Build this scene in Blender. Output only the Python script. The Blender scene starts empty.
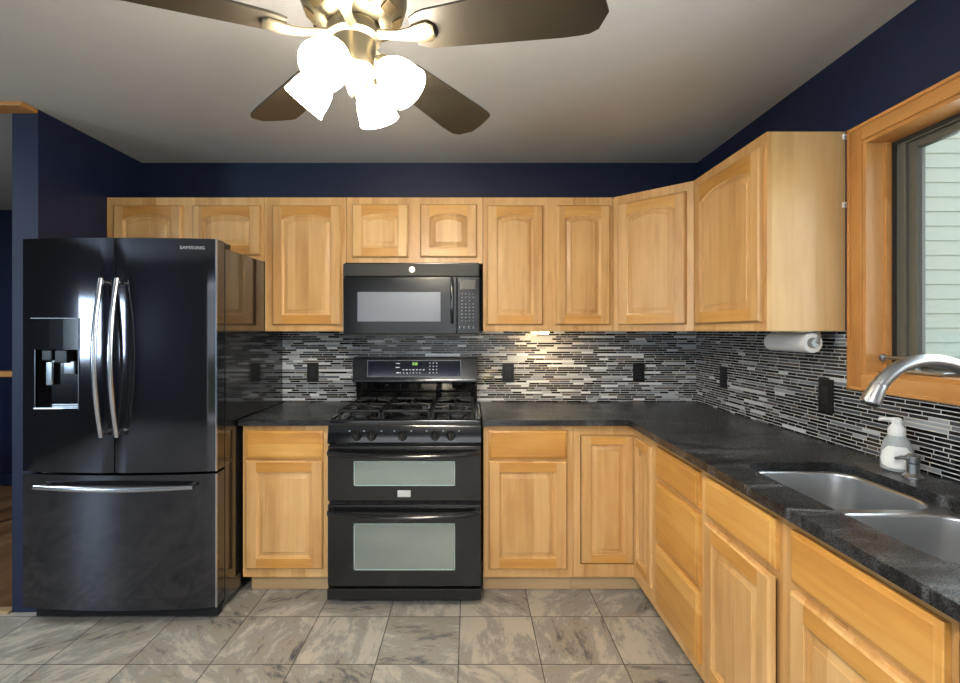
import bpy, bmesh, math, random
from mathutils import Vector, Matrix
R = math.radians
PI = math.pi
random.seed(4)
scn = bpy.context.scene
C = scn.collection

# ------------------------------------------------------------------ camera, world, light, exposure
cam_d = bpy.data.cameras.new('camera'); cam = bpy.data.objects.new('camera', cam_d); C.objects.link(cam)
cam.location = (0, 0, 1.362); cam.rotation_euler = (R(90), 0, 0)
cam_d.lens = 485/960*36; cam_d.sensor_width = 36
cam_d.shift_x = 10.5/960; cam_d.shift_y = -10.0/960
cam_d.clip_start = 0.02
scn.camera = cam
scn.view_settings.view_transform = 'Standard'; scn.view_settings.look = 'None'
scn.view_settings.gamma = 1.0; scn.view_settings.use_curve_mapping = False
scn.view_settings.exposure = 0.85
w = bpy.data.worlds.new('sky'); scn.world = w; w.use_nodes = True
w.node_tree.nodes['Background'].inputs[0].default_value = (0.88, 0.94, 1.0, 1)
w.node_tree.nodes['Background'].inputs[1].default_value = 1.1

def area(name, loc, rot, sx, sy, power, col):
    d = bpy.data.lights.new(name, 'AREA'); d.shape = 'RECTANGLE'; d.size = sx; d.size_y = sy
    d.energy = power; d.color = col
    o = bpy.data.objects.new(name, d); C.objects.link(o); o.location = loc; o.rotation_euler = rot
    return o
# daylight entering by the patio door behind the camera, the window of the left wall and the sink window
area('daylight_patio', (-0.3, -3.16, 1.15), (R(90), 0, PI), 3.2, 2.1, 55, (0.90, 0.95, 1.0))
area('daylight_left', (-5.14, -1.75, 1.40), (0, R(-90), 0), .75, 1.1, 60, (0.62, 0.82, 1.0))
area('daylight_sink', (1.62, 1.1, 1.63), (0, R(90), 0), 0.8, 1.0, 12, (0.85, 0.93, 1.0))

def globe(name, loc, power, col, rad):
    d = bpy.data.lights.new(name, 'POINT'); d.energy = power; d.color = col; d.shadow_soft_size = rad
    o = bpy.data.objects.new(name, d); C.objects.link(o); o.location = loc
# added unseen fill lights: one behind the camera, one in the hall
cl_ = area('rear_fill_light', (-.3, -1.0, 2.41), (0, 0, 0), .7, .7, 46, (1.0, .96, .90)); cl_.data.shape = 'DISK'
area('hall_fill_light', (-3.9, 2.0, 2.42), (0, 0, 0), .4, .4, 16, (.9, .95, 1.0))

# ------------------------------------------------------------------ materials
def new_mat(name):
    m = bpy.data.materials.new(name); m.use_nodes = True
    nt = m.node_tree; b = nt.nodes['Principled BSDF']
    return m, nt, b
def srgb(r, g, b):
    f = lambda c: (c/255/12.92) if c/255 <= .04045 else ((c/255+.055)/1.055)**2.4
    return (f(r), f(g), f(b), 1)
def plain(name, col, rough=.5, metal=0.0, emis=None, estr=0, coat=0, spec=None, bump=0, bscale=200):
    m, nt, b = new_mat(name)
    b.inputs['Base Color'].default_value = col; b.inputs['Roughness'].default_value = rough
    b.inputs['Metallic'].default_value = metal
    if spec is not None: b.inputs['Specular IOR Level'].default_value = spec
    if coat: b.inputs['Coat Weight'].default_value = coat; b.inputs['Coat Roughness'].default_value = .08
    if emis: b.inputs['Emission Color'].default_value = emis; b.inputs['Emission Strength'].default_value = estr
    tc = nt.nodes.new('ShaderNodeTexCoord'); n = nt.nodes.new('ShaderNodeTexNoise')
    n.inputs['Scale'].default_value = bscale; n.inputs['Detail'].default_value = 3
    nt.links.new(tc.outputs['Object'], n.inputs['Vector'])
    if bump:
        bp = nt.nodes.new('ShaderNodeBump'); bp.inputs['Strength'].default_value = bump; bp.inputs['Distance'].default_value = .002
        nt.links.new(n.outputs['Fac'], bp.inputs['Height']); nt.links.new(bp.outputs['Normal'], b.inputs['Normal'])
    else:
        mr = nt.nodes.new('ShaderNodeMapRange'); mr.inputs['To Min'].default_value = rough*.9; mr.inputs['To Max'].default_value = min(1, rough*1.1)
        nt.links.new(n.outputs['Fac'], mr.inputs['Value']); nt.links.new(mr.outputs['Result'], b.inputs['Roughness'])
    return m
def N(nt, t, **kw):
    n = nt.nodes.new(t)
    for k, v in kw.items(): setattr(n, k, v)
    return n
def M_(nt, op, a, b=None, c=None):
    n = nt.nodes.new('ShaderNodeMath'); n.operation = op
    for i, v in enumerate((a, b, c)):
        if v is None: continue
        if isinstance(v, (int, float)): n.inputs[i].default_value = v
        else: nt.links.new(v, n.inputs[i])
    return n.outputs[0]
def ramp(nt, fac, stops, const=False):
    r = nt.nodes.new('ShaderNodeValToRGB'); cr = r.color_ramp
    if const: cr.interpolation = 'CONSTANT'
    while len(cr.elements) < len(stops): cr.elements.new(.5)
    for e, (p, c) in zip(cr.elements, stops): e.position = p; e.color = c
    nt.links.new(fac, r.inputs[0]); return r.outputs[0]
def comb(nt, x, y, z):
    n = nt.nodes.new('ShaderNodeCombineXYZ')
    for i, v in enumerate((x, y, z)):
        if isinstance(v, (int, float)): n.inputs[i].default_value = v
        else: nt.links.new(v, n.inputs[i])
    return n.outputs[0]

def wood(name, axis, light, mid, dark, rough=.38, stave=.075, coat=.1, amt=1.0):
    m, nt, b = new_mat(name); L = nt.links.new
    tc = N(nt, 'ShaderNodeTexCoord'); oi = N(nt, 'ShaderNodeObjectInfo')
    sp = N(nt, 'ShaderNodeSeparateXYZ'); L(tc.outputs['Object'], sp.inputs[0])
    x, y, z = sp.outputs
    along = {'z': z, 'x': x, 'y': y}[axis]
    across = {'z': M_(nt, 'ADD', x, M_(nt, 'MULTIPLY', y, .83)), 'x': M_(nt, 'ADD', z, M_(nt, 'MULTIPLY', y, .71)), 'y': M_(nt, 'ADD', x, M_(nt, 'MULTIPLY', z, .7))}[axis]
    rnd = oi.outputs['Random']
    ac = M_(nt, 'ADD', across, M_(nt, 'MULTIPLY', rnd, 7.3))
    cell = M_(nt, 'FLOOR', M_(nt, 'DIVIDE', ac, stave))
    wn = N(nt, 'ShaderNodeTexWhiteNoise', noise_dimensions='2D'); L(comb(nt, cell, M_(nt, 'MULTIPLY', rnd, 91.0), 0), wn.inputs['Vector'])
    st = wn.outputs['Value']
    v = comb(nt, M_(nt, 'MULTIPLY', ac, 34), M_(nt, 'MULTIPLY', along, 2.2), M_(nt, 'MULTIPLY', M_(nt, 'ADD', st, rnd), 9))
    n1 = N(nt, 'ShaderNodeTexNoise'); n1.inputs['Scale'].default_value = 1.0; n1.inputs['Detail'].default_value = 5; n1.inputs['Roughness'].default_value = .6; n1.inputs['Distortion'].default_value = .6
    L(v, n1.inputs['Vector'])
    v2 = comb(nt, M_(nt, 'MULTIPLY', ac, 7), M_(nt, 'MULTIPLY', along, 3.0), M_(nt, 'MULTIPLY', st, 17))
    n2 = N(nt, 'ShaderNodeTexNoise'); n2.inputs['Scale'].default_value = 1.0; n2.inputs['Detail'].default_value = 3
    L(v2, n2.inputs['Vector'])
    f = M_(nt, 'ADD', M_(nt, 'MULTIPLY', n1.outputs['Fac'], .45*amt), M_(nt, 'MULTIPLY', n2.outputs['Fac'], .45*amt))
    f = M_(nt, 'ADD', f, M_(nt, 'MULTIPLY', M_(nt, 'SUBTRACT', st, .5), .22*amt))
    f = M_(nt, 'ADD', f, .5-.45*amt)
    col = ramp(nt, f, [(.22, dark), (.5, mid), (.78, light)])
    L(col, b.inputs['Base Color'])
    b.inputs['Roughness'].default_value = rough
    b.inputs['Coat Weight'].default_value = coat; b.inputs['Coat Roughness'].default_value = .25
    return m
lt, md, dk = srgb(228, 188, 132), srgb(210, 165, 106), srgb(180, 128, 70)
WC = wood('maple_plain_veneer', 'z', srgb(226, 190, 138), srgb(212, 172, 116), srgb(190, 148, 92), stave=3.0)
WV = wood('maple_vertical_grain', 'z', lt, md, dk)
WH = wood('maple_horizontal_grain', 'x', srgb(224, 176, 102), srgb(206, 150, 74), srgb(176, 118, 50), stave=.5)
WT = wood('honey_pine_trim', 'z', srgb(208, 156, 98), srgb(192, 136, 74), srgb(166, 108, 52), stave=.3)
WTY = wood('honey_pine_trim_lengthwise', 'y', srgb(208, 156, 98), srgb(192, 136, 74), srgb(166, 108, 52), stave=.3)
WTX = wood('honey_pine_trim_across', 'x', srgb(208, 156, 98), srgb(192, 136, 74), srgb(166, 108, 52), stave=.3)
WTOE = wood('maple_toe_kick', 'x', srgb(214, 184, 142), srgb(200, 168, 125), srgb(180, 148, 105), stave=.4)
WBACK = plain('cabinet_interior_board', srgb(150, 120, 85), .6)
WFLOOR = wood('oak_floor_boards', 'y', srgb(150, 116, 80), srgb(126, 92, 60), srgb(92, 64, 40), stave=.08)
BLADE = wood('dark_walnut_blade', 'x', srgb(48, 43, 34), srgb(38, 34, 27), srgb(28, 25, 20), rough=.45, stave=.5)
NAVY = plain('navy_wall_paint', srgb(14, 28, 60), .5, bump=.12, bscale=180)
CEIL = plain('ceiling_paint', srgb(192, 191, 191), .75, bump=.35, bscale=90)
GREYW = plain('pale_grey_paint', srgb(170, 174, 180), .7, bump=.1)
STEEL = plain('brushed_nickel', srgb(178, 180, 182), .33, 1.0)
STEELH = plain('handle_steel', srgb(200, 202, 206), .22, 1.0)
SINKM, nt, b = new_mat('brushed_stainless_sink')
b.inputs['Base Color'].default_value = srgb(196, 200, 204); b.inputs['Metallic'].default_value = 1; b.inputs['Roughness'].default_value = .3
tc = N(nt, 'ShaderNodeTexCoord'); mp = N(nt, 'ShaderNodeMapping'); mp.inputs['Scale'].default_value = (8, 260, 8)
n = N(nt, 'ShaderNodeTexNoise'); n.inputs['Scale'].default_value = 1.5; bp = N(nt, 'ShaderNodeBump'); bp.inputs['Strength'].default_value = .12; bp.inputs['Distance'].default_value = .002
nt.links.new(tc.outputs['Object'], mp.inputs[0]); nt.links.new(mp.outputs[0], n.inputs['Vector']); nt.links.new(n.outputs['Fac'], bp.inputs['Height']); nt.links.new(bp.outputs[0], b.inputs['Normal'])
BLKSS = plain('black_stainless', srgb(64, 64, 70), .08, .85, coat=.4)
BLKSIDE = plain('fridge_side_gloss_black', srgb(34, 34, 36), .12, .3, coat=.8)
BLACKG = plain('gloss_black_enamel', srgb(14, 14, 16), .12, coat=.7)
BLACKP = plain('black_plastic', srgb(14, 14, 15), .4)
BLACKD = plain('dark_gap', srgb(6, 6, 7), .8)
IRON = plain('cast_iron', srgb(22, 22, 23), .42, .2, bump=.3, bscale=400)
RANGEB = plain('range_black_panel', srgb(18, 18, 19), .2, coat=.3)
OVENG = plain('oven_window_glass', srgb(150, 162, 156), .14, .6, coat=.6)
OVENR = plain('oven_window_edge', srgb(170, 190, 184), .3, .2)
MWIN = plain('microwave_window_mesh', srgb(112, 118, 130), .4, .2, coat=.1)
MWB = plain('microwave_black', srgb(12, 11, 11), .18, coat=.15)
MARK = plain('printed_white_mark', srgb(200, 205, 210), .5)
GREEND = plain('green_clock_display', (0, 0, 0, 1), .5, emis=(.35, .8, .1, 1), estr=.35)
DISPD = plain('dim_display', srgb(44, 42, 30), .3)
LOGO = plain('silver_logo', srgb(215, 215, 215), .35, .6)
OUTLET = plain('black_outlet_plastic', srgb(12, 12, 14), .35)
PAPER = plain('paper_towel', srgb(228, 228, 226), .9, bump=.5, bscale=300)
CARD = plain('cardboard_core', srgb(150, 130, 105), .9)
WPL = plain('white_plastic', srgb(225, 228, 228), .4)
VINYL = plain('taupe_vinyl_window_frame', srgb(92, 90, 82), .45)
VINYLD = plain('dark_window_gasket', srgb(38, 40, 40), .5)
SIDING = plain('pale_siding', srgb(214, 220, 208), .7)
GRASS = plain('lawn', srgb(70, 90, 50), .9, bump=.5, bscale=30)
BOTTLE, nt, b = new_mat('clear_soap_bottle')
b.inputs['Base Color'].default_value = srgb(205, 212, 214); b.inputs['Roughness'].default_value = .15
b.inputs['Transmission Weight'].default_value = .45; b.inputs['IOR'].default_value = 1.3
LABELM = plain('soap_label', srgb(232, 234, 232), .5)
SHADE, nt, b = new_mat('frosted_glass_shade_lit')
b.inputs['Base Color'].default_value = (1, .95, .85, 1); b.inputs['Roughness'].default_value = .4
b.inputs['Emission Color'].default_value = (1.0, .89, .71, 1); b.inputs['Emission Strength'].default_value = 56
PUCK = plain('puck_lens_lit', (1, .8, .5, 1), .4, emis=(1, .70, .36, 1), estr=160)
FANM = plain('fan_brushed_nickel', srgb(136, 128, 108), .45, 1.0)

# window glass: clear, with a fresnel reflection
GLASS = bpy.data.materials.new('window_glass'); GLASS.use_nodes = True
nt = GLASS.node_tree; nt.nodes.clear()
o_ = N(nt, 'ShaderNodeOutputMaterial'); mx = N(nt, 'ShaderNodeMixShader'); tr = N(nt, 'ShaderNodeBsdfTransparent'); gl = N(nt, 'ShaderNodeBsdfGlossy'); fr = N(nt, 'ShaderNodeFresnel')
gl.inputs['Roughness'].default_value = .02; fr.inputs[0].default_value = 1.3; tr.inputs[0].default_value = (.93, .96, .95, 1)
nt.links.new(fr.outputs[0], mx.inputs[0]); nt.links.new(tr.outputs[0], mx.inputs[1]); nt.links.new(gl.outputs[0], mx.inputs[2]); nt.links.new(mx.outputs[0], o_.inputs[0])

# linear mosaic: rows of random length glass and stone strips with pale grout
def mosaic(name, ax, stops):
    m, nt, b = new_mat(name); L = nt.links.new
    tc = N(nt, 'ShaderNodeTexCoord'); sp = N(nt, 'ShaderNodeSeparateXYZ'); L(tc.outputs['Object'], sp.inputs[0])
    u = sp.outputs[ax]; z = sp.outputs[2]
    rh = .0142
    zr = M_(nt, 'DIVIDE', z, rh); row = M_(nt, 'FLOOR', zr); fz = M_(nt, 'FRACT', zr)
    wr = N(nt, 'ShaderNodeTexWhiteNoise', noise_dimensions='1D'); L(row, wr.inputs['W'])
    wr2 = N(nt, 'ShaderNodeTexWhiteNoise', noise_dimensions='1D'); L(M_(nt, 'ADD', row, 57.3), wr2.inputs['W'])
    ln = M_(nt, 'MULTIPLY_ADD', wr.outputs['Value'], .05, .062)
    ur = M_(nt, 'ADD', M_(nt, 'DIVIDE', u, ln), M_(nt, 'MULTIPLY', wr2.outputs['Value'], 13.7))
    # bend the coordinate so that strips within a row differ in length
    ur = M_(nt, 'ADD', ur, M_(nt, 'MULTIPLY', M_(nt, 'SINE', M_(nt, 'MULTIPLY', ur, 2.1)), .28))
    cell = M_(nt, 'FLOOR', ur); fu = M_(nt, 'FRACT', ur)
    du = M_(nt, 'MULTIPLY', M_(nt, 'MINIMUM', fu, M_(nt, 'SUBTRACT', 1, fu)), ln)
    dz = M_(nt, 'MULTIPLY', M_(nt, 'MINIMUM', fz, M_(nt, 'SUBTRACT', 1, fz)), rh)
    d = M_(nt, 'MINIMUM', du, dz)
    g = M_(nt, 'LESS_THAN', d, .0017)
    wc = N(nt, 'ShaderNodeTexWhiteNoise', noise_dimensions='2D'); L(comb(nt, cell, row, 0), wc.inputs['Vector'])
    r = wc.outputs['Value']
    S = srgb
    col = ramp(nt, r, stops, True)
    rough = ramp(nt, r, [(0, (.1,)*3+(1,)), (.40, (.2,)*3+(1,)), (.54, (.4,)*3+(1,)), (.66, (.45,)*3+(1,)), (.76, (.18,)*3+(1,))], True)
    mix = N(nt, 'ShaderNodeMix', data_type='RGBA'); L(g, mix.inputs['Factor']); L(col, mix.inputs['A']); mix.inputs['B'].default_value = S(192, 192, 190)
    L(mix.outputs['Result'], b.inputs['Base Color'])
    mr = N(nt, 'ShaderNodeMix', data_type='RGBA'); L(g, mr.inputs['Factor']); L(rough, mr.inputs['A']); mr.inputs['B'].default_value = (.8, .8, .8, 1)
    L(mr.outputs['Result'], b.inputs['Roughness'])
    bp = N(nt, 'ShaderNodeBump'); bp.inputs['Strength'].default_value = .5; bp.inputs['Distance'].default_value = .0015
    L(M_(nt, 'SUBTRACT', 1, g), bp.inputs['Height']); L(bp.outputs[0], b.inputs['Normal'])
    return m
S = srgb
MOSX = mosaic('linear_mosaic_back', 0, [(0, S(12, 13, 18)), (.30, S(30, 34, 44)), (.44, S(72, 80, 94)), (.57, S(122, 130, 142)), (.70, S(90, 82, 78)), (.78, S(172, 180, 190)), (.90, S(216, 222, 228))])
MOSY = mosaic('linear_mosaic_side_dark_reflection', 1, [(0, S(8, 9, 14)), (.46, S(22, 25, 34)), (.66, S(54, 60, 72)), (.76, S(112, 118, 126)), (.82, S(84, 76, 72)), (.89, S(150, 156, 164)), (.96, S(196, 202, 208))])  # same tile as the back; its dark grazing reflections are put into the colours

def floor_tile():
    m, nt, b = new_mat('slate_look_floor_tile'); L = nt.links.new
    tc = N(nt, 'ShaderNodeTexCoord'); sp = N(nt, 'ShaderNodeSeparateXYZ'); L(tc.outputs['Object'], sp.inputs[0])
    tx = M_(nt, 'DIVIDE', M_(nt, 'ADD', sp.outputs[0], .0454+.339*20), .339)
    ty = M_(nt, 'DIVIDE', M_(nt, 'ADD', sp.outputs[1], -2.316+.332*30), .332)
    cx, cy = M_(nt, 'FLOOR', tx), M_(nt, 'FLOOR', ty); fx, fy = M_(nt, 'FRACT', tx), M_(nt, 'FRACT', ty)
    d = M_(nt, 'MINIMUM', M_(nt, 'MINIMUM', fx, M_(nt, 'SUBTRACT', 1, fx)), M_(nt, 'MINIMUM', fy, M_(nt, 'SUBTRACT', 1, fy)))
    g = M_(nt, 'LESS_THAN', d, .0065)
    wn = N(nt, 'ShaderNodeTexWhiteNoise', noise_dimensions='2D'); L(comb(nt, cx, cy, 0), wn.inputs['Vector'])
    rot = N(nt, 'ShaderNodeVectorRotate', rotation_type='Z_AXIS'); L(comb(nt, M_(nt, 'SUBTRACT', fx, .5), M_(nt, 'SUBTRACT', fy, .5), 0), rot.inputs['Vector'])
    L(M_(nt, 'MULTIPLY', M_(nt, 'ROUND', M_(nt, 'MULTIPLY', wn.outputs['Value'], 7)), .785), rot.inputs['Angle'])
    ad = N(nt, 'ShaderNodeVectorMath', operation='MULTIPLY_ADD'); L(rot.outputs[0], ad.inputs[0]); ad.inputs[1].default_value = (1.0, 2.6, 1); 
    sc = N(nt, 'ShaderNodeVectorMath', operation='SCALE'); L(wn.outputs['Color'], sc.inputs[0]); sc.inputs['Scale'].default_value = 40
    L(sc.outputs[0], ad.inputs[2])
    n1 = N(nt, 'ShaderNodeTexNoise'); n1.inputs['Scale'].default_value = 1.1; n1.inputs['Detail'].default_value = 9; n1.inputs['Roughness'].default_value = .72; n1.inputs['Distortion'].default_value = .45
    L(ad.outputs[0], n1.inputs['Vector'])
    n2 = N(nt, 'ShaderNodeTexNoise'); n2.inputs['Scale'].default_value = 3.0; n2.inputs['Detail'].default_value = 8; n2.inputs['Roughness'].default_value = .75; n2.inputs['Distortion'].default_value = .8
    L(ad.outputs[0], n2.inputs['Vector'])
    f = M_(nt, 'ADD', M_(nt, 'MULTIPLY', n1.outputs['Fac'], .75), M_(nt, 'MULTIPLY', n2.outputs['Fac'], .3))
    f = M_(nt, 'ADD', f, M_(nt, 'MULTIPLY', wn.outputs['Value'], .07))
    S = srgb
    col = ramp(nt, f, [(.40, S(64, 66, 74)), (.46, S(116, 115, 114)), (.505, S(160, 151, 136)), (.55, S(146, 144, 140)), (.62, S(186, 180, 167))])
    mix = N(nt, 'ShaderNodeMix', data_type='RGBA'); L(g, mix.inputs['Factor']); L(col, mix.inputs['A']); mix.inputs['B'].default_value = S(62, 59, 56)
    L(mix.outputs['Result'], b.inputs['Base Color'])
    b.inputs['Roughness'].default_value = .42
    bp = N(nt, 'ShaderNodeBump'); bp.inputs['Strength'].default_value = .35; bp.inputs['Distance'].default_value = .003
    L(M_(nt, 'SUBTRACT', f, g), bp.inputs['Height']); L(bp.outputs[0], b.inputs['Normal'])
    return m
TILE = floor_tile()

def stone():
    m, nt, b = new_mat('dark_granite_counter'); L = nt.links.new
    tc = N(nt, 'ShaderNodeTexCoord'); mp = N(nt, 'ShaderNodeMapping'); L(tc.outputs['Object'], mp.inputs[0])
    mp.inputs['Rotation'].default_value = (0, 0, R(24)); mp.inputs['Scale'].default_value = (2.2, 9, 5)
    n1 = N(nt, 'ShaderNodeTexNoise'); n1.inputs['Scale'].default_value = 1.6; n1.inputs['Detail'].default_value = 8; n1.inputs['Roughness'].default_value = .62; n1.inputs['Distortion'].default_value = .9
    L(mp.outputs[0], n1.inputs['Vector'])
    n2 = N(nt, 'ShaderNodeTexNoise'); n2.inputs['Scale'].default_value = 320; n2.inputs['Detail'].default_value = 2; L(tc.outputs['Object'], n2.inputs['Vector'])
    f = M_(nt, 'ADD', M_(nt, 'MULTIPLY', n1.outputs['Fac'], .78), M_(nt, 'MULTIPLY', n2.outputs['Fac'], .24))
    col = ramp(nt, f, [(.40, srgb(16, 17, 19)), (.50, srgb(36, 37, 39)), (.58, srgb(60, 62, 65)), (.66, srgb(104, 107, 110))])
    L(col, b.inputs['Base Color'])
    r = N(nt, 'ShaderNodeMapRange'); r.inputs['To Min'].default_value = .16; r.inputs['To Max'].default_value = .40; L(n2.outputs['Fac'], r.inputs['Value']); L(r.outputs[0], b.inputs['Roughness'])
    bp = N(nt, 'ShaderNodeBump'); bp.inputs['Strength'].default_value = .18; bp.inputs['Distance'].default_value = .002
    L(n2.outputs['Fac'], bp.inputs['Height']); L(bp.outputs[0], b.inputs['Normal'])
    return m
STONE = stone()

# ------------------------------------------------------------------ helpers
def xf(px, d): return (px-469.5)*d/485
def zf(py, d): return 1.362-(py-331.5)*d/485

class MB:
    def __init__(s): s.bm = bmesh.new()
    def box(s, x0, x1, y0, y1, z0, z1, bev=0, mi=0, seg=2):
        vs = [s.bm.verts.new(p) for p in ((x0,y0,z0),(x1,y0,z0),(x1,y1,z0),(x0,y1,z0),(x0,y0,z1),(x1,y0,z1),(x1,y1,z1),(x0,y1,z1))]
        fs = [s.bm.faces.new([vs[i] for i in q]) for q in ((0,3,2,1),(4,5,6,7),(0,1,5,4),(1,2,6,5),(2,3,7,6),(3,0,4,7))]
        for f in fs: f.material_index = mi
        if bev:
            es = list({e for f in fs for e in f.edges})
            r = bmesh.ops.bevel(s.bm, geom=es, offset=bev, segments=seg, affect='EDGES', profile=.5)
            for f in r['faces']: f.material_index = mi
        return s
    def prism(s, pts, z0, z1, mi=0):      # vertical prism from a plan polygon
        a = [s.bm.verts.new((x, y, z0)) for x, y in pts]; b = [s.bm.verts.new((x, y, z1)) for x, y in pts]
        n = len(pts); fs = [s.bm.faces.new(a[::-1]), s.bm.faces.new(b)]
        fs += [s.bm.faces.new((a[i], a[(i+1)%n], b[(i+1)%n], b[i])) for i in range(n)]
        for f in fs: f.material_index = mi
        return s
    def loft(s, rings, cap0=True, cap1=True, mi=0, closed=True):
        vr = [[s.bm.verts.new(p) for p in r] for r in rings]; n = len(rings[0])
        for a, b in zip(vr, vr[1:]):
            for i in range(n if closed else n-1):
                j = (i+1) % n
                f = s.bm.faces.new((a[i], a[j], b[j], b[i])); f.material_index = mi
        if cap0: s.bm.faces.new(vr[0][::-1]).material_index = mi
        if cap1: s.bm.faces.new(vr[-1]).material_index = mi
        return s
    def lathe(s, prof, mat=None, n=32, mi=0, cap0=True, cap1=True):   # prof: (r, z)
        mat = mat or Matrix()
        rings = [[mat @ Vector((r*math.cos(2*PI*i/n), r*math.sin(2*PI*i/n), z)) for i in range(n)] for r, z in prof]
        return s.loft(rings, cap0, cap1, mi)
    def cyl(s, p0, p1, r0, r1=None, n=20, mi=0):
        p0, p1 = Vector(p0), Vector(p1); d = p1-p0
        m = Matrix.Translation(p0) @ d.to_track_quat('Z', 'Y').to_matrix().to_4x4()
        return s.lathe([(r0, 0), (r0 if r1 is None else r1, d.length)], m, n, mi)
    def tube(s, pts, r, n=14, mi=0, flat=1.0):
        pts = [Vector(p) for p in pts]; rs = r if isinstance(r, (list, tuple)) else [r]*len(pts)
        rings = []; up = None
        for i, p in enumerate(pts):
            t = (pts[min(i+1, len(pts)-1)]-pts[max(i-1, 0)]).normalized()
            if up is None:
                up = Vector((0, 0, 1)) if abs(t.z) < .9 else Vector((0, 1, 0))
            sx = t.cross(up).normalized(); up = sx.cross(t).normalized()
            rings.append([p+sx*math.cos(2*PI*k/n)*rs[i]+up*math.sin(2*PI*k/n)*rs[i]*flat for k in range(n)])
        return s.loft(rings, mi=mi)
    def move(s, m): s.bm.transform(m); return s

def link(o, parent=None):
    C.objects.link(o)
    if parent is not None: o.parent = parent
    return o
def pmat(parent):
    m = Matrix(); p = parent
    while p is not None:
        m = Matrix.LocRotScale(p.location, p.rotation_euler, None) @ m; p = p.parent
    return m
def part(name, mb, mats, parent=None, world=False, label=None, smooth=38):
    bm = mb.bm
    if world and parent is not None: bm.transform(pmat(parent).inverted())
    bmesh.ops.recalc_face_normals(bm, faces=bm.faces)
    me = bpy.data.meshes.new(name); bm.to_mesh(me); bm.free()
    for m in (mats if isinstance(mats, (list, tuple)) else [mats]): me.materials.append(m)
    if smooth:
        me.shade_smooth(); me.set_sharp_from_angle(angle=R(smooth))
    o = link(bpy.data.objects.new(name, me), parent)
    if smooth:
        wn_ = o.modifiers.new('weighted', 'WEIGHTED_NORMAL'); wn_.keep_sharp = True
    if label: o['label'] = label
    return o
def tag(o, label, cat, group=None):
    o['label'] = label; o['category'] = cat
    if group: o['group'] = group
    return o
def thing(name, label, cat, loc=(0, 0, 0), rotz=0, group=None):
    o = bpy.data.objects.new(name, None); C.objects.link(o); o.empty_display_size = .05
    o.location = loc; o.rotation_euler = (0, 0, rotz)
    return tag(o, label, cat, group)
def struct(name, mb, mats, parent=None, world=False):
    o = part(name, mb, mats, parent, world)
    if parent is None: o['kind'] = 'structure'
    return o
def holed_plate(outer, holes, y0, y1, plane='xz', mi=0):
    """flat plate with openings; outer/holes are 2-D loops"""
    mb = MB(); bm = mb.bm; es = []
    P = (lambda a, b, t: (a, t, b)) if plane == 'xz' else ((lambda a, b, t: (a, b, t)) if plane == 'xy' else (lambda a, b, t: (t, a, b)))
    for lp in [outer]+holes:
        vs = [bm.verts.new(P(a, b, y0)) for a, b in lp]
        es += [bm.edges.new((vs[i], vs[(i+1) % len(vs)])) for i in range(len(vs))]
    r = bmesh.ops.triangle_fill(bm, use_beauty=True, use_dissolve=False, edges=es)
    fs = [g for g in r['geom'] if isinstance(g, bmesh.types.BMFace)]
    e = bmesh.ops.extrude_face_region(bm, geom=fs)
    vs = [g for g in e['geom'] if isinstance(g, bmesh.types.BMVert)]
    bmesh.ops.translate(bm, verts=vs, vec=Vector(P(0, 0, y1-y0)))
    bmesh.ops.dissolve_limit(bm, angle_limit=.01, verts=bm.verts, edges=bm.edges)
    return mb
def rect(x0, x1, z0, z1): return [(x0, z0), (x1, z0), (x1, z1), (x0, z1)]
def rrect(x0, x1, y0, y1, r, n=6):
    out = []
    for cx, cy, a0 in ((x1-r, y0+r, -90), (x1-r, y1-r, 0), (x0+r, y1-r, 90), (x0+r, y0+r, 180)):
        for k in range(n+1):
            a = R(a0+90*k/n); out.append((cx+r*math.cos(a), cy+r*math.sin(a)))
    return out
def text_part(name, s, size, mat, parent, loc, rot, ext=.0006):
    cu = bpy.data.curves.new(name, 'FONT'); cu.body = s; cu.size = size; cu.extrude = ext; cu.align_x = 'CENTER'; cu.align_y = 'CENTER'
    cu.resolution_u = 3
    t = bpy.data.objects.new(name+'_c', cu); C.objects.link(t)
    bpy.context.view_layer.update()
    me = bpy.data.meshes.new_from_object(t.evaluated_get(bpy.context.evaluated_depsgraph_get()))
    bpy.data.objects.remove(t); bpy.data.curves.remove(cu)
    me.materials.clear(); me.materials.append(mat); me.name = name
    o = link(bpy.data.objects.new(name, me), parent); o.location = loc; o.rotation_euler = rot
    return o

# ------------------------------------------------------------------ structure
D, XR, XL, H = 3.10, 1.454, -2.093, 2.44
YP = 2.353        # front end of the blue partition
struct('floor', MB().box(-5.3, 1.75, -3.4, YP, -.1, 0).box(XL-.126, 1.75, YP, D+.15, -.1, 0), TILE)
f2 = struct('floor_hall', MB().box(-5.3, XL-.126, YP, 4.5, -.1, 0), WFLOOR)
struct('ceiling', MB().box(-5.3, 1.75, -3.4, 4.6, H, H+.1), CEIL)
struct('wall_back', MB().box(XL-.126, 1.604, D, D+.15, 0, H), NAVY)
struct('wall_partition', MB().box(XL-.126, XL, YP, D, 0, H).box(XL-.126, XL, D, 4.3, 0, H), NAVY)
struct('wall_hall', MB().box(-5.3, XL-.0, 4.3, 4.45, 0, H), NAVY)
# right wall with the sink window opening
wy0, wy1, wz0, wz1 = .42, 1.778, 1.205, 2.062
struct('wall_right', holed_plate(rect(-3.35, D, 0, H), [rect(wy0, wy1, wz0, wz1)], XR, XR+.15, 'yz'), NAVY)
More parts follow.
